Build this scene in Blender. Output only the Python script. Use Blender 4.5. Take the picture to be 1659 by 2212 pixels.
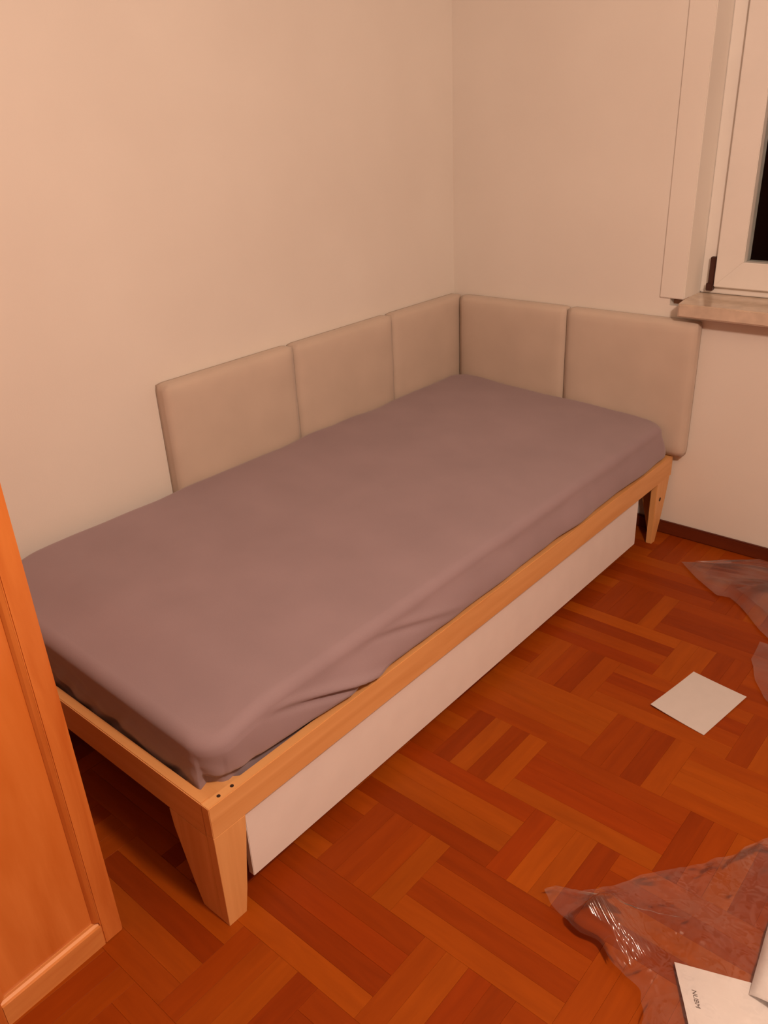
import bpy, bmesh, math, random
from mathutils import Vector, Matrix, noise

# ------------------------------------------------------------------ clear
for o in list(bpy.data.objects):
    bpy.data.objects.remove(o, do_unlink=True)
sc = bpy.context.scene
COL = sc.collection

# ------------------------------------------------------------------ camera
cam_d = bpy.data.cameras.new('camera')
cam = bpy.data.objects.new('camera', cam_d)
COL.objects.link(cam)
sc.camera = cam
F_PX = 1768.58
cam_d.sensor_fit = 'VERTICAL'
cam_d.sensor_height = 24.0
cam_d.lens = F_PX / 2212.0 * 24.0
cam_d.clip_start = 0.02
Rx = Vector((0.76034506, 0.64793498, -0.04533927))
Ry = Vector((-0.25370741, 0.36053124, 0.89757995))
Rz = Vector((-0.59791967, 0.67096758, -0.43851405))
M = Matrix.Identity(4)
for r in range(3):
    M[r][0] = Rx[r]
    M[r][1] = Ry[r]
    M[r][2] = -Rz[r]
M[0][3], M[1][3], M[2][3] = 1.94802, -2.66814, 1.43500
cam.matrix_world = M

# ------------------------------------------------------------------ world, lamps, exposure
world = bpy.data.worlds.new('night')
sc.world = world
world.use_nodes = True
world.node_tree.nodes['Background'].inputs['Color'].default_value = (0.0004, 0.0004, 0.0006, 1)
world.node_tree.nodes['Background'].inputs['Strength'].default_value = 1.0

def lamp(name, loc, energy, radius, color):
    d = bpy.data.lights.new(name, 'POINT')
    d.energy = energy
    d.shadow_soft_size = radius
    d.color = color
    o = bpy.data.objects.new(name, d)
    o.location = loc
    COL.objects.link(o)
    return o
lamp('ceiling_lamp_bulb', (2.32, -1.98, 2.02), 110.0, 0.08, (1.0, 0.715, 0.54))

sc.view_settings.view_transform = 'Standard'
sc.view_settings.look = 'None'
sc.view_settings.exposure = 0.0
sc.view_settings.gamma = 1.0
sc.view_settings.use_curve_mapping = False

# ------------------------------------------------------------------ materials
def new_mat(name):
    m = bpy.data.materials.new(name)
    m.use_nodes = True
    nt = m.node_tree
    return m, nt, nt.nodes['Principled BSDF']

def N(nt, t, **kw):
    n = nt.nodes.new(t)
    for k, v in kw.items():
        if k in n.inputs:
            n.inputs[k].default_value = v
        else:
            setattr(n, k, v)
    return n

def ramp(nt, stops):
    n = nt.nodes.new('ShaderNodeValToRGB')
    el = n.color_ramp.elements
    while len(el) < len(stops):
        el.new(0.5)
    for e, (p, c) in zip(el, stops):
        e.position = p
        e.color = (*c, 1)
    return n

def plaster(name, c0, c1, rough=0.9):
    m, nt, b = new_mat(name)
    tc = N(nt, 'ShaderNodeTexCoord')
    n1 = N(nt, 'ShaderNodeTexNoise', Scale=2.2, Detail=3.0)
    nt.links.new(tc.outputs['Object'], n1.inputs['Vector'])
    r = ramp(nt, [(0.35, c0), (0.7, c1)])
    nt.links.new(n1.outputs['Fac'], r.inputs['Fac'])
    nt.links.new(r.outputs['Color'], b.inputs['Base Color'])
    n2 = N(nt, 'ShaderNodeTexNoise', Scale=220.0, Detail=2.0)
    nt.links.new(tc.outputs['Object'], n2.inputs['Vector'])
    bp = N(nt, 'ShaderNodeBump', Strength=0.08, Distance=0.002)
    nt.links.new(n2.outputs['Fac'], bp.inputs['Height'])
    nt.links.new(bp.outputs['Normal'], b.inputs['Normal'])
    b.inputs['Roughness'].default_value = rough
    return m

def wood(name, dark, light, axis, rough=0.45, scale=9.0, stretch=14.0, coat=0.0):
    """axis: index of the grain direction in object space"""
    m, nt, b = new_mat(name)
    tc = N(nt, 'ShaderNodeTexCoord')
    mp = N(nt, 'ShaderNodeMapping')
    s = [scale] * 3
    s[axis] = scale / stretch
    mp.inputs['Scale'].default_value = s
    nt.links.new(tc.outputs['Object'], mp.inputs['Vector'])
    n1 = N(nt, 'ShaderNodeTexNoise', Scale=3.0, Detail=5.0, Roughness=0.55, Distortion=0.6)
    nt.links.new(mp.outputs['Vector'], n1.inputs['Vector'])
    r = ramp(nt, [(0.3, dark), (0.7, light)])
    nt.links.new(n1.outputs['Fac'], r.inputs['Fac'])
    nt.links.new(r.outputs['Color'], b.inputs['Base Color'])
    bp = N(nt, 'ShaderNodeBump', Strength=0.12, Distance=0.002)
    nt.links.new(n1.outputs['Fac'], bp.inputs['Height'])
    nt.links.new(bp.outputs['Normal'], b.inputs['Normal'])
    b.inputs['Roughness'].default_value = rough
    b.inputs['Coat Weight'].default_value = coat
    b.inputs['Coat Roughness'].default_value = 0.2
    return m

def plain(name, c, rough=0.6, var=0.06, scale=12.0, spec=0.5):
    m, nt, b = new_mat(name)
    tc = N(nt, 'ShaderNodeTexCoord')
    n1 = N(nt, 'ShaderNodeTexNoise', Scale=scale, Detail=2.0)
    nt.links.new(tc.outputs['Object'], n1.inputs['Vector'])
    r = ramp(nt, [(0.3, tuple(x * (1 - var) for x in c)), (0.7, tuple(min(1, x * (1 + var)) for x in c))])
    nt.links.new(n1.outputs['Fac'], r.inputs['Fac'])
    nt.links.new(r.outputs['Color'], b.inputs['Base Color'])
    b.inputs['Roughness'].default_value = rough
    b.inputs['Specular IOR Level'].default_value = spec
    return m

def fabric(name, c, weave=900.0, sheen=0.2):
    m = plain(name, c, 0.95, 0.05, 6.0, 0.15)
    nt = m.node_tree
    b = nt.nodes['Principled BSDF']
    tc = N(nt, 'ShaderNodeTexCoord')
    n2 = N(nt, 'ShaderNodeTexNoise', Scale=weave, Detail=1.0)
    nt.links.new(tc.outputs['Object'], n2.inputs['Vector'])
    bp = N(nt, 'ShaderNodeBump', Strength=0.15, Distance=0.001)
    nt.links.new(n2.outputs['Fac'], bp.inputs['Height'])
    nt.links.new(bp.outputs['Normal'], b.inputs['Normal'])
    b.inputs['Sheen Weight'].default_value = sheen
    return m

def parquet_mat(name, per_island):
    m, nt, b = new_mat(name)
    tc = N(nt, 'ShaderNodeTexCoord')
    mp = N(nt, 'ShaderNodeMapping')
    mp.inputs['Scale'].default_value = (3.0, 26.0, 26.0)
    nt.links.new(tc.outputs['Object'], mp.inputs['Vector'])
    n1 = N(nt, 'ShaderNodeTexNoise', Scale=2.0, Detail=5.0, Roughness=0.6, Distortion=0.4)
    n1.noise_dimensions = '4D'
    nt.links.new(mp.outputs['Vector'], n1.inputs['Vector'])
    gr = ramp(nt, [(0.2, (0.80, 0.76, 0.72)), (0.8, (1.12, 1.15, 1.2))])
    nt.links.new(n1.outputs['Fac'], gr.inputs['Fac'])
    mx = N(nt, 'ShaderNodeMix', data_type='RGBA', blend_type='MULTIPLY')
    mx.inputs['Factor'].default_value = 1.0
    if per_island:
        g = N(nt, 'ShaderNodeNewGeometry')
        r = ramp(nt, [(0.0, (0.20, 0.024, 0.003)), (0.6, (0.31, 0.05, 0.005)), (1.0, (0.42, 0.085, 0.010))])
        nt.links.new(g.outputs['Random Per Island'], r.inputs['Fac'])
        nt.links.new(r.outputs['Color'], mx.inputs['A'])
        nt.links.new(g.outputs['Random Per Island'], n1.inputs['W'])
    else:
        oi = N(nt, 'ShaderNodeObjectInfo')
        nt.links.new(oi.outputs['Color'], mx.inputs['A'])
        ml = N(nt, 'ShaderNodeMath', operation='MULTIPLY')
        ml.inputs[1].default_value = 40.0
        nt.links.new(oi.outputs['Random'], ml.inputs[0])
        nt.links.new(ml.outputs[0], n1.inputs['W'])
    nt.links.new(gr.outputs['Color'], mx.inputs['B'])
    nt.links.new(mx.outputs['Result'], b.inputs['Base Color'])
    bp = N(nt, 'ShaderNodeBump', Strength=0.06, Distance=0.001)
    nt.links.new(n1.outputs['Fac'], bp.inputs['Height'])
    nt.links.new(bp.outputs['Normal'], b.inputs['Normal'])
    b.inputs['Roughness'].default_value = 0.45
    b.inputs['Specular IOR Level'].default_value = 0.12
    return m

def film_mat(name, haze, gloss_rough, ior=1.45):
    m = bpy.data.materials.new(name)
    m.use_nodes = True
    nt = m.node_tree
    nt.nodes.clear()
    out = N(nt, 'ShaderNodeOutputMaterial')
    tr = N(nt, 'ShaderNodeBsdfTransparent')
    tr.inputs['Color'].default_value = (0.97, 0.97, 0.97, 1)
    df = N(nt, 'ShaderNodeBsdfDiffuse')
    df.inputs['Color'].default_value = (0.85, 0.85, 0.85, 1)
    tl = N(nt, 'ShaderNodeBsdfTranslucent')
    tl.inputs['Color'].default_value = (0.8, 0.8, 0.8, 1)
    hz = N(nt, 'ShaderNodeMixShader')
    hz.inputs[0].default_value = 0.35
    nt.links.new(df.outputs[0], hz.inputs[1])
    nt.links.new(tl.outputs[0], hz.inputs[2])
    gl = N(nt, 'ShaderNodeBsdfGlossy')
    gl.inputs['Color'].default_value = (1, 1, 1, 1)
    gl.inputs['Roughness'].default_value = gloss_rough
    tc = N(nt, 'ShaderNodeTexCoord')
    cr = N(nt, 'ShaderNodeTexVoronoi', Scale=38.0)
    cr.feature = 'SMOOTH_F1'
    cr.inputs['Smoothness'].default_value = 0.3
    nt.links.new(tc.outputs['Object'], cr.inputs['Vector'])
    cb = N(nt, 'ShaderNodeBump', Strength=0.14, Distance=0.004)
    nt.links.new(cr.outputs['Distance'], cb.inputs['Height'])
    nt.links.new(cb.outputs['Normal'], gl.inputs['Normal'])
    ns = N(nt, 'ShaderNodeTexNoise', Scale=9.0, Detail=3.0)
    nt.links.new(tc.outputs['Object'], ns.inputs['Vector'])
    mr = N(nt, 'ShaderNodeMapRange')
    mr.inputs['From Min'].default_value = 0.35
    mr.inputs['From Max'].default_value = 0.7
    mr.inputs['To Min'].default_value = haze * 0.5
    mr.inputs['To Max'].default_value = haze * 1.6
    nt.links.new(ns.outputs['Fac'], mr.inputs['Value'])
    m1 = N(nt, 'ShaderNodeMixShader')
    nt.links.new(mr.outputs['Result'], m1.inputs[0])
    nt.links.new(tr.outputs[0], m1.inputs[1])
    nt.links.new(hz.outputs[0], m1.inputs[2])
    lw = N(nt, 'ShaderNodeFresnel')
    lw.inputs['IOR'].default_value = ior
    m2 = N(nt, 'ShaderNodeMixShader')
    nt.links.new(lw.outputs[0], m2.inputs[0])
    nt.links.new(m1.outputs[0], m2.inputs[1])
    nt.links.new(gl.outputs[0], m2.inputs[2])
    nt.links.new(m2.outputs[0], out.inputs['Surface'])
    return m

DIM = plaster('darkened_unseen_wall', (0.30, 0.21, 0.14), (0.34, 0.24, 0.165))  # unseen walls toned down so less light bounces into the shadows
WALL = plaster('white_plaster', (0.78, 0.745, 0.70), (0.82, 0.79, 0.745))
CEIL = plaster('darkened_ceiling', (0.46, 0.42, 0.37), (0.50, 0.46, 0.41))  # ceiling out of view, darkened to deepen the shadows below
PINE_Y = wood('pine_along_length', (0.68, 0.33, 0.115), (0.80, 0.44, 0.175), 1, 0.5)
PINE_X = wood('pine_along_width', (0.68, 0.33, 0.115), (0.80, 0.44, 0.175), 0, 0.5)
PINE_Z = wood('pine_upright', (0.68, 0.33, 0.115), (0.80, 0.44, 0.175), 2, 0.5)
CAB_Z = wood('stained_pine_upright', (0.56, 0.15, 0.026), (0.74, 0.26, 0.062), 2, 0.32, 10.0, 12.0, 0.15)
CAB_Y = wood('stained_pine_rail', (0.68, 0.26, 0.07), (0.82, 0.38, 0.12), 1, 0.35, 12.0, 12.0, 0.15)
CAB_P = wood('stained_pine_panel', (0.60, 0.165, 0.024), (0.82, 0.30, 0.075), 2, 0.25, 4.0, 7.0, 0.25)
SKIRT = wood('dark_skirting_wood', (0.09, 0.014, 0.004), (0.15, 0.028, 0.007), 0, 0.4)
SHEET = fabric('mauve_grey_jersey', (0.325, 0.245, 0.275), 700.0, 0.25)
FOAM = plain('mattress_foam', (0.7, 0.68, 0.62), 0.9)
PAD = fabric('beige_upholstery', (0.60, 0.505, 0.43), 1100.0, 0.15)
WHITE = plain('white_foil_board', (0.87, 0.86, 0.86), 0.4, 0.02)
PVC = plain('white_window_plastic', (0.82, 0.80, 0.77), 0.35, 0.02)
STONE = plain('beige_sill_stone', (0.62, 0.50, 0.40), 0.18, 0.10, 25.0)
BROWN = plain('brown_plastic', (0.055, 0.018, 0.012), 0.4)
RAWHOLE = plain('raw_masonry', (0.36, 0.20, 0.13), 0.95, 0.2, 60.0)
HOLE = plain('dark_bore', (0.03, 0.012, 0.006), 0.8)
METAL = plain('steel_screw', (0.30, 0.28, 0.28), 0.35)
LEAF = plain('leaflet_paper', (0.60, 0.575, 0.57), 0.7, 0.015, 30.0, 0.3)
PAPER = plain('white_paper', (0.74, 0.71, 0.70), 0.7, 0.015, 30.0, 0.3)
INK = plain('grey_ink', (0.10, 0.07, 0.06), 0.8)
SUB = plain('subfloor', (0.12, 0.03, 0.008), 0.9)
PARQ = parquet_mat('parquet_oak', False)
PARQ_S = parquet_mat('parquet_oak_far', True)
FILM = film_mat('clear_film', 0.055, 0.09)
FILM2 = film_mat('hazy_film', 0.11, 0.25, 1.22)

def glass_mat():
    m, nt, b = new_mat('window_glass')
    b.inputs['Base Color'].default_value = (0.9, 0.95, 0.95, 1)
    b.inputs['Roughness'].default_value = 0.02
    b.inputs['Transmission Weight'].default_value = 1.0
    b.inputs['IOR'].default_value = 1.2
    b.inputs['Specular IOR Level'].default_value = 0.2
    return m
GLASS = glass_mat()

# ------------------------------------------------------------------ helpers
def add_box(bm, x0, x1, y0, y1, z0, z1):
    v = [bm.verts.new(p) for p in ((x0, y0, z0), (x1, y0, z0), (x1, y1, z0), (x0, y1, z0),
                                   (x0, y0, z1), (x1, y0, z1), (x1, y1, z1), (x0, y1, z1))]
    for f in ((3, 2, 1, 0), (4, 5, 6, 7), (0, 1, 5, 4), (1, 2, 6, 5), (2, 3, 7, 6), (3, 0, 4, 7)):
        bm.faces.new([v[i] for i in f])
    return bm

def add_prism(bm, pts, axis, a, b):
    """polygon pts in the two other axes (cyclic order), extruded on `axis` from a to b"""
    def P(p, t):
        if axis == 0: return (t, p[0], p[1])
        if axis == 1: return (p[0], t, p[1])
        return (p[0], p[1], t)
    A = [bm.verts.new(P(p, a)) for p in pts]
    B = [bm.verts.new(P(p, b)) for p in pts]
    n = len(pts)
    bm.faces.new(A)
    bm.faces.new(B[::-1])
    for i in range(n):
        bm.faces.new((A[i], B[i], B[(i + 1) % n], A[(i + 1) % n]))
    bmesh.ops.recalc_face_normals(bm, faces=bm.faces[:])
    return bm

def add_disc_cyl(bm, c, axis, r, h, seg=14):
    mats = {0: Matrix.Rotation(math.pi / 2, 4, 'Y'), 1: Matrix.Rotation(math.pi / 2, 4, 'X'), 2: Matrix.Identity(4)}
    bmesh.ops.create_cone(bm, cap_ends=True, segments=seg, radius1=r, radius2=r, depth=h,
                          matrix=Matrix.Translation(c) @ mats[axis])
    return bm

def obj(name, bm, mat, parent=None, bevel=0.0, seg=2, smooth=False):
    if bevel > 0:
        bmesh.ops.bevel(bm, geom=bm.edges[:], offset=bevel, segments=seg, affect='EDGES', clamp_overlap=True)
    me = bpy.data.meshes.new(name)
    bm.to_mesh(me)
    bm.free()
    me.materials.append(mat)
    if smooth:
        for p in me.polygons:
            p.use_smooth = True
    o = bpy.data.objects.new(name, me)
    COL.objects.link(o)
    if parent is not None:
        o.parent = parent
    return o

def box(name, dims, mat, parent=None, bevel=0.0, seg=2, smooth=False):
    return obj(name, add_box(bmesh.new(), *dims), mat, parent, bevel, seg, smooth)

def struct(o, label=None):
    o['kind'] = 'structure'
    if label:
        o['label'] = label
    return o

def tag(o, label, cat, group=None):
    o['label'] = label
    o['category'] = cat
    if group:
        o['group'] = group
    return o

def thing(name, loc, label, cat, group=None, rot=0.0):
    o = bpy.data.objects.new(name, None)
    o.empty_display_size = 0.1
    COL.objects.link(o)
    o.location = loc
    o.rotation_euler = (0, 0, rot)
    return tag(o, label, cat, group)

# ------------------------------------------------------------------ room shell
RX, RY, RZ = 3.0, -3.7, 2.5
struct(box('wall_left', (-0.12, 0, RY, 0.0, -0.02, RZ), WALL), 'plain white plastered wall along the long side of the bed')
WX0, WX1, WZ0, WZ1 = 0.9247, 2.10, 0.846, 2.15
bm = bmesh.new()
add_box(bm, -0.12, RX + .12, 0, 0.30, -0.02, 0.820)              # below the sill
add_box(bm, -0.12, 0.876, 0, 0.30, 0.820, WZ0)                   # left of the pocket beside the sill
add_box(bm, 0.876, WX0, 0.035, 0.30, 0.820, WZ0)                 # back of the pocket
add_box(bm, WX0, RX + .12, 0.0, 0.30, 0.820, 0.8205)
add_box(bm, WX0, WX1, 0.19, 0.30, 0.8205, WZ0)
add_box(bm, WX1, RX + .12, 0, 0.30, 0.8205, WZ0)
add_box(bm, -0.12, WX0, 0, 0.30, WZ0, RZ)
add_box(bm, WX1, RX + .12, 0, 0.30, WZ0, RZ)
add_box(bm, WX0, WX1, 0, 0.30, WZ1, RZ)
wb = struct(obj('wall_back', bm, WALL), 'plain white plastered wall with the window, behind the head of the bed')
wb.data.materials.append(RAWHOLE)
for p in wb.data.polygons:
    c = p.center
    if 0.8755 < c.x < WX0 and -.001 < c.y < 0.036 and 0.8195 < c.z < WZ0 + .0005:
        p.material_index = 1
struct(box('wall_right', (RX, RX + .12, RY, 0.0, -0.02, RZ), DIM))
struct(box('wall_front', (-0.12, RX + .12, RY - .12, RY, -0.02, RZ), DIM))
struct(box('ceiling', (-0.12, RX + .12, RY - .12, 0.3, RZ, RZ + .1), CEIL))
# plaster lining strip beside the window reveal, cut off above the sill
struct(box('trim_1', (0.842, WX0, -0.006, -0.0002, 0.8435, RZ), WALL, None, 0.0025, 2), 'raised plaster strip up the window reveal')
struct(box('baseboard_back', (0.0, RX, -0.015, 0.0, 0.0, 0.048), SKIRT, None, 0.004, 2), 'dark reddish wooden skirting under the window')
struct(box('baseboard_right', (RX - 0.015, RX, RY, -0.016, 0.0, 0.048), SKIRT, None, 0.004, 2))

# ------------------------------------------------------------------ floor of block parquet
floor = struct(box('floor', (-0.12, RX + .12, RY - .12, 0.3, -0.06, -0.012), SUB), 'reddish brown parquet laid in alternating blocks of strips')
ROW, Y0 = 0.205, -1.44
PER, LH = 0.570, 0.365
rng = random.Random(7)
LIGHT, MID, DARK = (0.35, 0.073, 0.004), (0.305, 0.050, 0.0025), (0.245, 0.035, 0.0018)

def frame_uv(p):
    q = Vector(p) - Vector((1.94802, -2.66814, 1.435))
    d = q.dot(Rz)
    if d < 0.05:
        return None
    return (829.5 + F_PX * q.dot(Rx) / d, 1106 - F_PX * q.dot(Ry) / d, d)

planks = []   # (cx, cy, horizontal, length, width, colour)
for r in range(-12, 9):
    ya = Y0 + r * ROW
    if ya > 0.0 or ya + ROW < RY:
        continue
    typeP = (r % 2 == 0)
    base = 1.180 if typeP else 0.905
    for k in range(-4, 6):
        xs = base + k * PER
        for s in range(4):
            w = ROW / 4
            planks.append((xs + LH / 2, ya + (s + .5) * w, True, LH, w))
        vb = PER - LH
        for s in range(4):
            w = vb / 4
            planks.append((xs + LH + (s + .5) * w, ya + ROW / 2, False, ROW, w))

def plank_colour(cx, cy, hor):
    t = rng.random()
    c = Vector(DARK).lerp(Vector(MID), t / .45) if t < .45 else Vector(MID).lerp(Vector(LIGHT), (t - .45) / .55)
    def near(x, y, h, tx=.06, ty=.024):
        return h == hor and abs(cx - x) < tx and abs(cy - y) < ty
    light = [(1.087, -1.54, True), (1.087, -1.59, True), (1.087, -.665, True), (1.03, -1.33, False), (1.16, -1.33, False),
             (1.165, -1.74, False), (1.33, -1.54, False), (1.38, -1.54, False), (1.087, -1.12, True), (1.36, -1.41, True),
             (1.087, -2.02, True), (1.64, -1.3, True)]
    dark = [(1.36, -1.36, True), (1.36, -1.31, True), (1.087, -1.465, True), (1.087, -1.97, True), (1.087, -1.92, True),
            (1.44, -1.54, False), (1.28, -1.54, False), (1.087, -.80, True), (1.36, -.9, True), (1.17, -2.15, False),
            (1.42, -1.95, False), (1.15, -.6, True)]
    for x, y, h in light:
        if near(x, y, h, .06 if h else .026, .026 if h else .06):
            c = Vector(LIGHT) * rng.uniform(.9, 1.06)
    for x, y, h in dark:
        if near(x, y, h, .06 if h else .026, .026 if h else .06):
            c = Vector(DARK) * rng.uniform(.9, 1.25)
    return tuple(c)

def plank_bm(L, W):
    b = bmesh.new()
    g, t = 0.0001, 0.012
    x, y, e = L / 2 - g, W / 2 - g, 0.0003
    lo = [b.verts.new((sx * x, sy * y, -t)) for sx, sy in ((-1, -1), (1, -1), (1, 1), (-1, 1))]
    md = [b.verts.new((sx * x, sy * y, -e)) for sx, sy in ((-1, -1), (1, -1), (1, 1), (-1, 1))]
    hi = [b.verts.new((sx * (x - e), sy * (y - e), 0)) for sx, sy in ((-1, -1), (1, -1), (1, 1), (-1, 1))]
    b.faces.new(hi)
    for i in range(4):
        j = (i + 1) % 4
        b.faces.new((lo[i], lo[j], md[j], md[i]))
        b.faces.new((md[i], md[j], hi[j], hi[i]))
    return b

def plank_mesh(name, L, W, mat):
    b = plank_bm(L, W)
    me = bpy.data.meshes.new(name)
    b.to_mesh(me)
    b.free()
    me.materials.append(mat)
    return me

PH = plank_mesh('plank', LH, ROW / 4, PARQ)
PV = plank_mesh('plank_short', ROW, (PER - LH) / 4, PARQ)
singles, rest = [], []
for pl in planks:
    cx, cy, hor, L, W = pl
    hx, hy = (L / 2, W / 2) if hor else (W / 2, L / 2)
    if cx - hx < 0.0 or cx + hx > RX or cy - hy < RY or cy + hy > 0.0:
        rest.append(pl)
        continue
    uv = frame_uv((cx, cy, 0))
    vis = uv is not None and -150 < uv[0] < 2000 and 850 < uv[1] < 2600
    hidden = (cx + hx < 0.93 and cy > -2.02) or (cx + hx < 0.35) or (cx < 0.75 and cy < -2.28)
    (singles if vis and not hidden else rest).append(pl)
singles.sort(key=lambda p: frame_uv((p[0], p[1], 0))[2])
rest += singles[300:]
singles = singles[:300]
for cx, cy, hor, L, W in singles:
    o = bpy.data.objects.new('plank', PH if hor else PV)
    o.location = (cx, cy, rng.uniform(-.0001, .0001))
    if not hor:
        o.rotation_euler = (0, 0, math.pi / 2)
    o.color = (*plank_colour(cx, cy, hor), 1)
    COL.objects.link(o)
    o.parent = floor
bm = bmesh.new()
for cx, cy, hor, L, W in rest:
    hx, hy = (L / 2, W / 2) if hor else (W / 2, L / 2)
    x0, x1, y0, y1 = max(cx - hx, 0) + .0004, min(cx + hx, RX) - .0004, max(cy - hy, RY) + .0004, min(cy + hy, 0) - .0004
    if x1 - x0 < .004 or y1 - y0 < .004:
        continue
    add_box(bm, x0, x1, y0, y1, -0.012, 0.0)
ro = obj('plank_field', bm, PARQ_S, floor)
ro['kind'] = 'stuff'

# ------------------------------------------------------------------ window
win = bpy.data.objects.new('window_1', None)
win.location = (WX0, 0.12, WZ0)
COL.objects.link(win)
struct(win, 'white plastic window with night outside and a beige stone sill')
def wbox(name, d, mat, parent, **k):
    o = box(name, d, mat, parent, **k)
    return o
wl = -win.location
def in_win(bm):
    bmesh.ops.translate(bm, verts=bm.verts[:], vec=wl)
    return bm
def rect_frame(bm, x0, x1, z0, z1, w, y0, y1, wb=None, gap=0.0):
    wb = w if wb is None else wb
    a, b, c, d = (x0, z0), (x1, z0), (x1, z1), (x0, z1)
    i, j, k, l = (x0 + w, z0 + wb), (x1 - w, z0 + wb), (x1 - w, z1 - w), (x0 + w, z1 - w)
    for q in ([a, b, j, i], [b, c, k, j], [c, d, l, k], [d, a, i, l]):
        add_prism(bm, q, 1, y0, y1)
bm = bmesh.new()
rect_frame(bm, WX0 + .0005, WX1 - .0005, WZ0 + .001, WZ1 - .0005, 0.046, 0.12, 0.19, 0.030)
obj('window_frame', in_win(bm), PVC, win, 0.0025, 2)
bm = bmesh.new()
SX0, SX1, SZ0, SZ1 = 0.975, 2.05, 0.871, 2.10
rect_frame(bm, SX0, SX1, SZ0, SZ1, 0.086, 0.102, 0.165, 0.083)
sash = obj('sash', in_win(bm), PVC, win, 0.002, 2)
bm = bmesh.new()
add_box(bm, SX0 + .084, SX1 - .084, 0.132, 0.138, SZ0 + .081, SZ1 - .084)
obj('pane', in_win(bm), GLASS, sash)
bm = bmesh.new()
add_box(bm, 0.956, 0.9735, 0.100, 0.1185, 0.876, 0.965)
add_box(bm, 0.952, 0.9738, 0.097, 0.1185, 0.858, 0.882)
hg = obj('hinge', in_win(bm), BROWN, win, 0.002, 2)
hg['label'] = 'dark brown lower hinge'
bm = bmesh.new()
add_prism(bm, [(0.936, -0.078), (1.0, -0.078), (2.16, -0.078), (2.16, -0.0008), (2.0995, -0.0008), (2.0995, 0.188), (0.9255, 0.188), (0.9255, -0.0008)], 2, 0.8215, WZ0 - .0005)
bm2 = bm
for v in bm2.verts:
    if v.co.y < -.05 and v.co.z < .83:
        v.co.z -= 0.018
bmesh.ops.bevel(bm2, geom=[e for e in bm2.edges if all(v.co.y < -.05 for v in e.verts)], offset=0.004, segments=2, affect='EDGES')
sl = obj('sill', in_win(bm2), STONE, win)
sl['label'] = 'polished beige stone windowsill'

# ------------------------------------------------------------------ bed frame
BX, YN, YF, ZT = 0.954, -2.073, -0.018, 0.312
bed = thing('bed', (0.48, -1.045, 0), 'pine single bed frame with tapered corner legs in the room corner', 'bed')
BL = -bed.location
def bobj(name, bm, mat, parent=bed, **k):
    bmesh.ops.translate(bm, verts=bm.verts[:], vec=BL)
    return obj(name, bm, mat, parent, **k)
X0B = 0.004
bobj('side_rail', add_box(bmesh.new(), BX - .022, BX, YN, YF, 0.2368, ZT), PINE_Y, bevel=0.0012)
bobj('side_rail', add_box(bmesh.new(), X0B, X0B + .022, YN, YF, 0.237, ZT), PINE_Y, bevel=0.002)
bobj('end_rail', add_box(bmesh.new(), X0B + .0222, BX - .0222, YN, YN + .022, 0.230, ZT), PINE_X, bevel=0.002)
bobj('end_rail', add_box(bmesh.new(), X0B + .0222, BX - .0222, YF - .022, YF, 0.237, ZT), PINE_X, bevel=0.002)
def near_leg(sx):
    bm = bmesh.new()
    def X(x): return x if sx > 0 else (BX + X0B) - x
    add_prism(bm, [(YN, 0), (-2.029, 0), (-2.018, .06), (-2.008, .137), (-1.999, .20), (-1.996, .2365), (YN, .2365)], 0, X(BX - .022), X(BX))
    add_prism(bm, [(X(BX - .0224), 0), (X(.873), 0), (X(.853), .06), (X(.836), .124), (X(.820), .185), (X(.815), .2295), (X(BX - .0224), .2295)], 1, YN, YN + .022)
    return bm
bobj('leg', near_leg(1), PINE_Z, bevel=0.0005)
bobj('leg', near_leg(-1), PINE_Z, bevel=0.0015)
def far_leg(sx):
    bm = bmesh.new()
    def X(x): return x if sx > 0 else (BX + X0B) - x
    add_prism(bm, [(-.118, 0), (-.092, 0), (-.080, .03), (-.062, .075), (-.042, .14), (-.026, .20), (-.019, .2365), (-.118, .2365)], 0, X(BX - .026), X(BX - .004))
    add_prism(bm, [(X(BX - .0264), 0.0), (X(.90), 0), (X(.87), .12), (X(.83), .2365), (X(BX - .0264), .2365)], 1, -.042, -.020)
    return bm
fl = bobj('leg', far_leg(1), PINE_Z, bevel=0.0015)
bm = bmesh.new()
add_disc_cyl(bm, (BX - .0039, -.085, .165), 0, .0075, .001)
bmesh.ops.translate(bm, verts=bm.verts[:], vec=BL)
obj('dowel_hole', bm, HOLE, fl)
bobj('leg', far_leg(-1), PINE_Z, bevel=0.0015)
# corner block with two screw holes at the foot corner, and slats
bobj('corner_block', add_prism(bmesh.new(), [(BX - .0223, YN + .0223), (BX - .0223, YN + .11), (BX - .11, YN + .0223)], 2, .255, .300), PINE_X)
for hx, hy in ((BX - .012, YN + .034), (BX - .012, YN + .066)):
    bm = bmesh.new()
    add_disc_cyl(bm, (hx, hy, ZT + .0002), 2, .0038, .0008)
    bobj('screw', bm, HOLE)
for i in range(14):
    yy = YN + .12 + i * .140
    bobj('slat', add_box(bmesh.new(), X0B + .0225, BX - .0225, yy, yy + .07, .238, .256), PINE_X, bevel=0.002)

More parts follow.
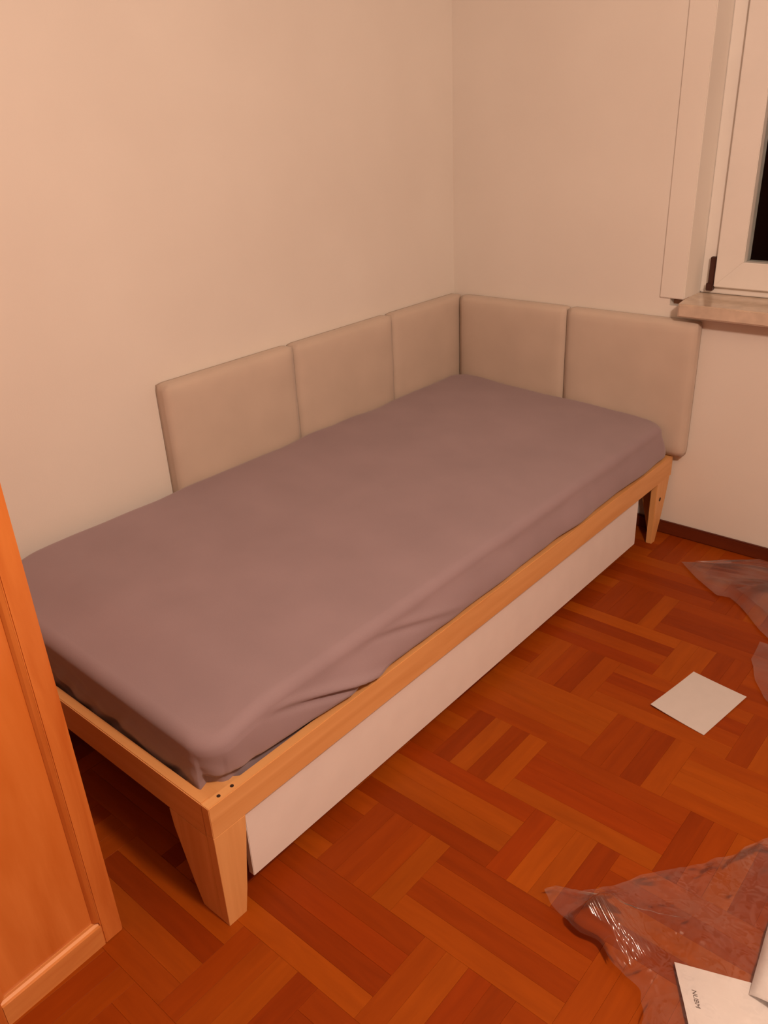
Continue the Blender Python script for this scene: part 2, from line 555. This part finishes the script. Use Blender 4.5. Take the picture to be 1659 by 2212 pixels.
# ------------------------------------------------------------------ drawer under the bed
dr = thing('underbed_storage', (0.60, -1.11, 0), 'white fronted roll-out drawer under the long side of the pine bed', 'storage box')
DL = -dr.location
def dobj(name, bm, mat, parent=dr, **k):
    bmesh.ops.translate(bm, verts=bm.verts[:], vec=DL)
    return obj(name, bm, mat, parent, **k)
DXF = 0.9350
dobj('drawer_front', add_box(bmesh.new(), DXF - .016, DXF, -1.9855, -.232, .046, .2345), WHITE, bevel=0.0012)['label'] = 'white smooth front board'
bm = bmesh.new()
add_box(bm, .30, DXF - .0165, -1.955, -1.945, .052, .20)
add_box(bm, .30, DXF - .0165, -.275, -.26, .052, .20)
add_box(bm, .30, .315, -1.944, -.276, .052, .20)
add_box(bm, .3155, DXF - .0165, -1.9445, -.2755, .052, .060)
dobj('drawer_box', bm, WHITE)
for x in (.34, .88):
    for y in (-1.88, -.34):
        bm = bmesh.new()
        add_disc_cyl(bm, (x, y, .0255), 0, .0255, .02, 16)
        dobj('castor', bm, BROWN)

# ------------------------------------------------------------------ mattress in its fitted sheet
MX0, MX1, MY0, MY1 = 0.052, 0.938, -2.049, -0.050
MZB = 0.258
def top_z(x, y):
    u = (x - MX0) / (MX1 - MX0)
    v = (y - MY0) / (MY1 - MY0)
    z = 0.484 - 0.044 * u
    q = max(0.0, min(1.0, (-1.88 - y) / .16))
    z -= 0.036 * q * q * (3 - 2 * q) * (.75 - .15 * u)
    z += 0.003 * noise.noise(Vector((x * 3.0, y * 2.2, 3.1)))
    dw = min(x - MX0, MY1 - y)
    z += 0.010 * math.exp(-(dw / .05) ** 2) * noise.noise(Vector((x * 6.5, y * 6.5, 8.3)))
    # shallow diagonal drag creases on the upper part
    d = (x - .62) * .55 + (y + .72) * .83
    e = (x - .62) * .83 - (y + .72) * .55
    z += 0.0022 * math.sin(d * 75 + e * 9) * math.exp(-(d / .13) ** 2 - (e / .22) ** 2)
    return z
def sheet_mesh():
    cx, cy = (MX0 + MX1) / 2, (MY0 + MY1) / 2
    hx, hy = (MX1 - MX0) / 2, (MY1 - MY0) / 2
    NA = 560
    def outline(off, rad):
        """rounded rectangle shrunk by off, NA points spaced along the full-size perimeter"""
        pts = []
        ax, ay = hx - off, hy - off
        rad = min(rad, ax, ay)
        segs = [('l', (ax, -ay + rad), (ax, ay - rad)), ('c', (ax - rad, ay - rad), 0), ('l', (ax - rad, ay), (-ax + rad, ay)),
                ('c', (-ax + rad, ay - rad), 90), ('l', (-ax, ay - rad), (-ax, -ay + rad)), ('c', (-ax + rad, -ay + rad), 180),
                ('l', (-ax + rad, -ay), (ax - rad, -ay)), ('c', (ax - rad, -ay + rad), 270)]
        counts = [160, 24, 76, 20, 160, 20, 76, 24]
        for s, n in zip(segs, counts):
            for i in range(n):
                t = i / n
                if s[0] == 'l':
                    pts.append((s[1][0] + (s[2][0] - s[1][0]) * t, s[1][1] + (s[2][1] - s[1][1]) * t))
                else:
                    a = math.radians(s[2] + 90 * t)
                    pts.append((s[1][0] + rad * math.cos(a), s[1][1] + rad * math.sin(a)))
        return pts
    R = 0.026
    rings = []
    for k in range(1, 26):            # flat top
        rings.append(('top', k / 26))
    for k in range(0, 11):            # rounded shoulder
        rings.append(('edge', k / 10 * math.pi / 2))
    for k in range(1, 25):            # side wall
        rings.append(('side', k / 24))
    verts, faces = [], []
    inner = outline(R, .05)
    side_noise = lambda p, q: noise.noise(Vector((p, q, 0)))
    for kind, t in rings:
        if kind == 'top':
            pts = [(x * t, y * t) if False else (x * t, y * t) for x, y in inner]
            for x, y in pts:
                X, Y = cx + x, cy + y
                verts.append((X, Y, top_z(X, Y)))
        elif kind == 'edge':
            off = R * (1 - math.sin(t))
            drop = R * (1 - math.cos(t))
            for i, (x, y) in enumerate(outline(off, .05 + (R - off) * .6)):
                X, Y = cx + x, cy + y
                verts.append((X, Y, top_z(X, Y) - drop))
        else:
            for i, (x, y) in enumerate(outline(0.0, .05 + R * .6)):
                X, Y = cx + x, cy + y
                zt = top_z(X, Y) - R
                zb = MZB + .004
                Z = zt + (zb - zt) * t
                # outward direction
                nx = max(-1, min(1, (abs(x) - (hx - .09)) / .09)) * (1 if x > 0 else -1) if abs(x) > hx - .09 else 0
                ny = max(-1, min(1, (abs(y) - (hy - .09)) / .09)) * (1 if y > 0 else -1) if abs(y) > hy - .09 else 0
                l = math.hypot(nx, ny) or 1
                nx, ny = nx / l, ny / l
                s = i / NA
                d = 0.0
                front = nx > .5
                foot = ny < -.5
                far = max(0.0, min(1.0, (Y + 1.99) / .30))
                if foot:
                    d -= 0.004 * t
                    al = X * 11
                    d -= t ** .7 * (0.014 * abs(side_noise(al + Z * 26, Z * 9)) + 0.022 * t * max(0, side_noise(al * 1.7 - Z * 22, 5.0 + Z * 8)))
                if front:
                    d += 0.004 * side_noise(Y * 5, Z * 9) + 0.003 * t * side_noise(Y * 16, Z * 14 + 4)
                    # long drag creases running down towards the foot
                    for y0, z0, sl, amp in ((-1.70, .360, -.294, .012), (-1.47, .392, -.24, .005)):
                        c = Z - (z0 + (Y - y0) * sl)
                        w = math.exp(-((Y - y0) / .15) ** 2)
                        d += amp * w * (math.exp(-(c / .009) ** 2) - .9 * math.exp(-((c + .014) / .007) ** 2))
                    # belly hanging over the rail, then tucked in behind it
                    k = max(0.0, min(1.0, (Z - .316) / .016))
                    k = k * k * (3 - 2 * k)
                    d += far * k * (0.020 + .006 * side_noise(Y * 7, 1.7)) * math.sin(min(1, t * 1.9) * math.pi / 2) ** 1.5
                    d = d * (.25 + .75 * k)
                    d -= (1 - k) * 0.016 + (1 - far) * t * .012
                elif not foot:
                    d -= 0.010 * t * t
                if nx > .3 and ny < -.3 or (front and Y < -1.93) or (foot and X > .84):  # bunched corner
                    a = math.atan2(Y + 1.97, X - .86)
                    d += 0.0035 * t * math.sin(a * 9 + Z * 42) * min(1, t * 2) * (1.0 if front else .4)
                verts.append((X + nx * d, Y + ny * d, Z))
    nr = len(rings)
    c0 = len(verts)
    verts.append((cx, cy, top_z(cx, cy)))
    for i in range(NA):
        faces.append((c0, i, (i + 1) % NA))
    for r in range(nr - 1):
        for i in range(NA):
            j = (i + 1) % NA
            faces.append((r * NA + i, (r + 1) * NA + i, (r + 1) * NA + j, r * NA + j))
    return verts, faces
mat_o = box('mattress', (MX0 + .05, MX1 - .06, MY0 + .07, MY1 - .05, MZB, 0.40), FOAM, None, 0.02, 2)
tag(mat_o, 'single mattress in a mauve grey fitted sheet lying in the pine bed frame', 'mattress')
vs, fs = sheet_mesh()
me = bpy.data.meshes.new('fitted_sheet')
me.from_pydata(vs, [], fs)
me.materials.append(SHEET)
for p in me.polygons:
    p.use_smooth = True
me.validate()
sh = bpy.data.objects.new('fitted_sheet', me)
COL.objects.link(sh)
sh.parent = mat_o
sh['label'] = 'mauve grey stretch fitted sheet with tucked corners'

# ------------------------------------------------------------------ upholstered wall pads
def pad_mesh(w, h, t, seed, crease=None):
    """pad in local x (width), z (height); front at y=-t"""
    bm = bmesh.new()
    add_box(bm, 0, w, -t, 0, 0, h)
    bmesh.ops.subdivide_edges(bm, edges=[e for e in bm.edges if abs((e.verts[0].co - e.verts[1].co).y) < 1e-6], cuts=22, use_grid_fill=True)
    bmesh.ops.subdivide_edges(bm, edges=[e for e in bm.edges if abs((e.verts[0].co - e.verts[1].co).y) > 1e-6], cuts=3, use_grid_fill=True)
    R = 0.011
    for v in bm.verts:
        x, y, z = v.co
        # rounded front perimeter
        d = min(x, w - x, z, h - z)
        if y < -t * .5:
            f = (abs(y) - t * .5) / (t * .5)
            if d < R:
                u = 1 - d / R
                v.co.y += f * R * (1 - math.sqrt(max(0, 1 - u * u))) * .8
            v.co.y -= 0.0035 * f * min(1, d / .06) * (1 + .5 * noise.noise(Vector((x * 5 + seed, z * 5, 0))))
            v.co.y += 0.0022 * f * noise.noise(Vector((x * 10 + seed * 3, z * 14, 2))) * (1 if d < .07 else .3)
        v.co.x += 0.0015 * noise.noise(Vector((z * 9, seed, y * 20))) * (1 if 0.02 < x < w - .02 else 0.2)
        # rounded silhouette corners
        for cx_, cz_ in ((R, R), (w - R, R), (R, h - R), (w - R, h - R)):
            if abs(x - cx_) <= R + 1e-6 and abs(z - cz_) <= R + 1e-6 and (x - cx_) * (cx_ - w / 2) > 0 and (z - cz_) * (cz_ - h / 2) > 0:
                q = Vector((x - cx_, z - cz_))
                if q.length > R:
                    q = q.normalized() * R
                    v.co.x, v.co.z = cx_ + q.x, cz_ + q.y
    return bm
ZP0, ZP1 = 0.316, 0.782
def pad(label, length, loc, rot, seed, h=ZP1 - ZP0):
    bm = pad_mesh(length, h, 0.043, seed)
    o = obj('wall_pad', bm, PAD, None, smooth=True)
    o.location = loc
    o.rotation_euler = (0, 0, rot)
    tag(o, label, 'wall pad', 'upholstered pads lining the corner')
    return o
# pads on the long wall: local +x runs along +y, local -y faces +x
for ya, yb, lab, sd in ((-1.421, -0.9225, 'beige upholstered pad on the long wall, its free end beside the bare wall', 1.3),
                        (-0.9185, -0.4325, 'beige upholstered pad in the middle of the three on the long wall', 2.9),
                        (-0.4305, -0.003, 'beige upholstered pad on the long wall, tucked into the corner of the room', 4.1)):
    pad(lab, yb - ya, (0.0035, ya, ZP0), math.pi / 2, sd)
for xa, xb, lab, sd in ((0.0535, 0.520, 'beige upholstered pad on the window wall, next to the corner', 6.2),
                        (0.5235, 0.994, 'beige upholstered pad on the window wall, its end under the windowsill', 8.4)):
    pad(lab, xb - xa, (xa, -0.0035, ZP0), 0, sd)

# ------------------------------------------------------------------ stained pine cabinet at the foot
cab = thing('cabinet', (0.7906, -2.2107, 0), 'tall orange stained pine cabinet with framed side standing at the foot of the bed', 'cabinet', None, 0.0358)
CW, CD, CH = 0.74, 0.283, 1.75
for y0, y1 in ((-.040, 0.0), (-CD, -CD + .042)):
    bm = bmesh.new()
    add_prism(bm, [(-.022, y0), (0, y0), (0, y1), (-.022, y1)], 2, 0, CH)
    obj('stile', bm, CAB_Z, cab, 0.002, 2)
for z0, z1 in ((0.0, 0.060), (CH - .07, CH)):
    bm = bmesh.new()
    add_box(bm, -.022, -.0005, -CD + .0423, -.0403, z0, z1)
    top = z1 if z0 == 0 else z0
    es = [e for e in bm.edges if all(abs(v.co.z - top) < 1e-5 and v.co.x > -.01 for v in e.verts)]
    bmesh.ops.bevel(bm, geom=es, offset=0.010, segments=3, affect='EDGES')
    obj('rail', bm, CAB_Y, cab)['label'] = 'paler bottom rail with rounded top edge' if z0 == 0 else 'top rail'
# inner moulding beads along the stiles
for y0, s in ((-.0403, -1), (-CD + .0423, 1)):
    bm = bmesh.new()
    add_prism(bm, [(-.016, y0), (-.002, y0), (-.006, y0 + s * .006), (-.0105, y0 + s * .010), (-.016, y0 + s * .011)], 2, .0605, CH - .0705)
    obj('bead', bm, CAB_Z, cab)
box('side_panel', (-.020, -.012, -CD + .0424, -.0404, .0604, CH - .0704), CAB_P, cab)
box('back_panel', (-CW + .02, -.0225, -.012, -.002, .02, CH - .02), CAB_P, cab)
box('side_board', (-CW, -CW + .0195, -CD, 0, 0, CH), CAB_Z, cab, 0.002, 2)
box('top_board', (-CW + .0198, -.0224, -CD, -.0125, CH - .022, CH), CAB_Y, cab)
box('plinth', (-CW + .0198, -.0224, -CD + .02, -CD + .04, 0, .07), CAB_Y, cab)
for z0 in (.08, .50, .92, 1.34):
    box('shelf', (-CW + .0198, -.0224, -CD + .01, -.0125, z0, z0 + .018), CAB_Y, cab)

# ------------------------------------------------------------------ papers
def paper_mesh(corners, nz, fz, thick=0.0012):
    """bilinear sheet between 4 floor corners; fz(a,b) gives the lift"""
    bm = bmesh.new()
    A, B, C, D = [Vector((*p, 0)) for p in corners]
    g, g2 = {}, {}
    for i in range(nz + 1):
        for j in range(nz + 1):
            a, b = i / nz, j / nz
            p = A * (1 - a) * (1 - b) + B * a * (1 - b) + C * a * b + D * (1 - a) * b
            z = fz(a, b)
            g[i, j] = bm.verts.new((p.x, p.y, z + thick))
            g2[i, j] = bm.verts.new((p.x, p.y, z))
    for i in range(nz):
        for j in range(nz):
            bm.faces.new((g[i, j], g[i + 1, j], g[i + 1, j + 1], g[i, j + 1]))
            bm.faces.new((g2[i, j + 1], g2[i + 1, j + 1], g2[i + 1, j], g2[i, j]))
    for i in range(nz):
        bm.faces.new((g2[i, 0], g2[i + 1, 0], g[i + 1, 0], g[i, 0]))
        bm.faces.new((g2[i + 1, nz], g2[i, nz], g[i, nz], g[i + 1, nz]))
        bm.faces.new((g2[0, i + 1], g2[0, i], g[0, i], g[0, i + 1]))
        bm.faces.new((g2[nz, i], g2[nz, i + 1], g[nz, i + 1], g[nz, i]))
    bmesh.ops.recalc_face_normals(bm, faces=bm.faces[:])
    return bm
o = obj('leaflet', paper_mesh([(1.323, -.954), (1.474, -.979), (1.507, -.772), (1.355, -.746)], 10,
        lambda a, b: .0008 + .006 * (1 - b) ** 2 * (1 - a) ** 2 + .003 * a * a * b), LEAF)
tag(o, 'blank white paper leaflet lying alone on the open parquet', 'paper')

SH_A, SH_U, SH_V = Vector((1.664, -1.612)), Vector((.935, .355)), Vector((.56, -.83))
def sheet_pt(a, b):
    return SH_A + SH_U * a + SH_V * b
def sheet_lift(a, b):
    return .003 + .006 * max(0, 1 - b / .12) ** 2 + .010 * max(0, 1 - a / .10) ** 2 * min(1, b / .08)
W_, H_ = .21, .297
bm = paper_mesh([sheet_pt(0, 0), sheet_pt(W_, 0), sheet_pt(W_, H_), sheet_pt(0, H_)], 24, lambda u, v: sheet_lift(u * W_, v * H_))
man = obj('instruction_sheet', bm, PAPER)
tag(man, 'curled white printed sheet under the clear plastic wrap at the front', 'paper')
fc = bpy.data.curves.new('print', 'FONT')
fc.body = 'NUBM'
fc.size = .0120
fc.extrude = 0.0
fc.resolution_u = 2
to = bpy.data.objects.new('print', fc)
COL.objects.link(to)
bpy.context.view_layer.update()
dg = bpy.context.evaluated_depsgraph_get()
tm = bpy.data.meshes.new_from_object(to.evaluated_get(dg))
bpy.data.objects.remove(to)
tb = bmesh.new()
tb.from_mesh(tm)
bpy.data.meshes.remove(tm)
for v in tb.verts:                 # text runs down the left margin, tops towards the right edge
    a, b = 0.020 + v.co.y, 0.046 + v.co.x
    p = sheet_pt(a, b)
    v.co = (p.x, p.y, sheet_lift(a, b) + .0017)
bmesh.ops.recalc_face_normals(tb, faces=tb.faces[:])
obj('print', tb, INK, man)['label'] = 'small grey printed letters along the margin'
o = obj('packing_sheet', paper_mesh([(1.790, -1.590), (1.768, -1.40), (1.99, -1.34), (2.02, -1.62)], 14,
        lambda a, b: .010 + .035 * max(0, 1 - b / .35) * b * 4 + .008 * math.sin(a * 7 + b * 4) ** 2), PAPER, smooth=True)
tag(o, 'off-white packing sheet bunched beside the printed sheet under the wrap', 'packing sheet')

# ------------------------------------------------------------------ plastic films
def film(name, centre, poly, mat, height, seed, rings=46, dens=240, scale=7.0, extra=None, edge=.006, floor_gap=.004, smooth=True):
    poly = [Vector(p) for p in poly]
    c = Vector(centre)
    lens = [(poly[(i + 1) % len(poly)] - poly[i]).length for i in range(len(poly))]
    tot = sum(lens)
    bpts = []
    for i in range(len(poly)):
        n = max(2, round(dens * lens[i] / tot))
        for k in range(n):
            bpts.append(poly[i].lerp(poly[(i + 1) % len(poly)], k / n))
    nb = len(bpts)
    for _ in range(3 if smooth else 0):
        bpts = [(bpts[i - 1] + bpts[i] * 2 + bpts[(i + 1) % nb]) / 4 for i in range(nb)]
    bpts = [p + Vector((noise.noise(Vector((p.x * 30, p.y * 30, seed))), noise.noise(Vector((p.x * 30, p.y * 30, seed + 9))))) * edge for p in bpts]
    bm = bmesh.new()
    def H(x, y, r):
        p = Vector((x * scale + seed, y * scale, seed * .7))
        d1 = noise.voronoi(p)[0]
        d2 = noise.voronoi(p * 2.3)[0]
        h = .55 * (d1[1] - d1[0]) + .30 * d1[0] + .18 * (d2[1] - d2[0])
        d3 = noise.voronoi(p * 5.5)[0]
        h += .10 * noise.noise(p * 4) + .09 * (d3[1] - d3[0])
        fall = min(1, (1 - r) / .22)
        z = height * max(0, h) * (.25 + .75 * fall) + height * .25 * noise.noise(p * .35) * fall
        if extra:
            ez, ew = extra(x, y)
            z = z * (1 - ew) + ez * min(1, fall * 2)
        return floor_gap + max(0, z)
    cv = bm.verts.new((c.x, c.y, H(c.x, c.y, 0)))
    prev = None
    for k in range(1, rings + 1):
        r = k / rings
        row = []
        for p in bpts:
            q = c.lerp(p, r)
            row.append(bm.verts.new((q.x, q.y, H(q.x, q.y, r))))
        for i in range(nb):
            j = (i + 1) % nb
            if prev is None:
                bm.faces.new((cv, row[i], row[j]))
            else:
                bm.faces.new((prev[i], row[i], row[j], prev[j]))
        prev = row
    bmesh.ops.recalc_face_normals(bm, faces=bm.faces[:])
    return obj(name, bm, mat, None, smooth=smooth)

def sstep(a, b, x):
    u = max(0.0, min(1.0, (x - a) / (b - a)))
    return u * u * (3 - 2 * u)

def glint_ridge(x, y):
    """pleated fold at the front left corner of the wrap, tilted to mirror the lamp as a glint"""
    ax, ay = 1.496, -1.664
    dx, dy = .944, -.330
    s_ = (x - ax) * dx + (y - ay) * dy
    t_ = (x - ax) * -dy + (y - ay) * dx
    z = .050 - .473 * s_ + .286 * t_ + .0012 * math.sin(t_ * 380 + 2.2 * math.sin(s_ * 40)) + .0007 * math.sin(t_ * 900 + s_ * 120)  # slope and pleats shaped to catch the lamp as striped glints
    w = sstep(-.03, .004, s_) * (1 - sstep(.105, .135, s_)) * sstep(-.022, -.004, t_) * (1 - sstep(.034, .11, t_))
    return max(0, z) * w, w
wrap = film('plastic_wrap', (1.66, -1.53),
            [(1.402, -1.633), (1.43, -1.655), (1.49, -1.672), (1.545, -1.668), (1.585, -1.692), (1.645, -1.712), (1.672, -1.765),
             (1.72, -1.86), (2.0, -1.9), (2.15, -1.6), (2.05, -1.3), (1.85, -1.15), (1.705, -1.232), (1.666, -1.312), (1.615, -1.393),
             (1.550, -1.472), (1.486, -1.567), (1.455, -1.60), (1.42, -1.612)], FILM, .030, 5.3, 120, 620, 8.0, glint_ridge, .006, .022)
tag(wrap, 'crumpled glossy clear plastic wrap spread over printed papers at the front', 'plastic wrap')

def hump(x, y):
    return .045 * math.exp(-((x - 1.47) / .14) ** 2 - ((y + .27) / .09) ** 2) + .010 * max(0, min(1, (y + .33) / .2)) * max(0, min(1, (x - 1.15) / .15)), 0.0
wrap2 = film('plastic_wrap', (1.42, -.25),
             [(1.090, -.185), (1.17, -.265), (1.262, -.330), (1.30, -.318), (1.345, -.350), (1.40, -.41), (1.462, -.47), (1.62, -.60), (1.85, -.55),
              (1.9, -.20), (1.60, -.05), (1.36, -.055), (1.25, -.085)], FILM2, .035, 11.7, 8, 46, 6.0, hump, .004, .004, False)
tag(wrap2, 'hazy folded plastic wrap heaped against the skirting under the window', 'plastic wrap')
flap = film('flap', (1.58, -.66), [(1.452, -.50), (1.462, -.60), (1.50, -.69), (1.545, -.75), (1.68, -.85), (1.80, -.72), (1.72, -.55), (1.56, -.50)], FILM2, .012, 3.3, 6, 36, 7.0, None, .003, .004, False)
flap.parent = wrap2
for ctr, pl, sd in (((1.30, -.075), [(1.125, -.165), (1.20, -.12), (1.30, -.045), (1.46, -.045), (1.40, -.10), (1.27, -.115)], 2.2),
                    ((1.44, -.25), [(1.30, -.262), (1.335, -.245), (1.40, -.14), (1.62, -.12), (1.60, -.42), (1.475, -.40), (1.40, -.33), (1.345, -.29)], 6.1)):
    fo = film('fold', ctr, pl, FILM2, .022, sd, 4, 22, 6.0, hump, .002, .009, False)
    fo.parent = wrap2
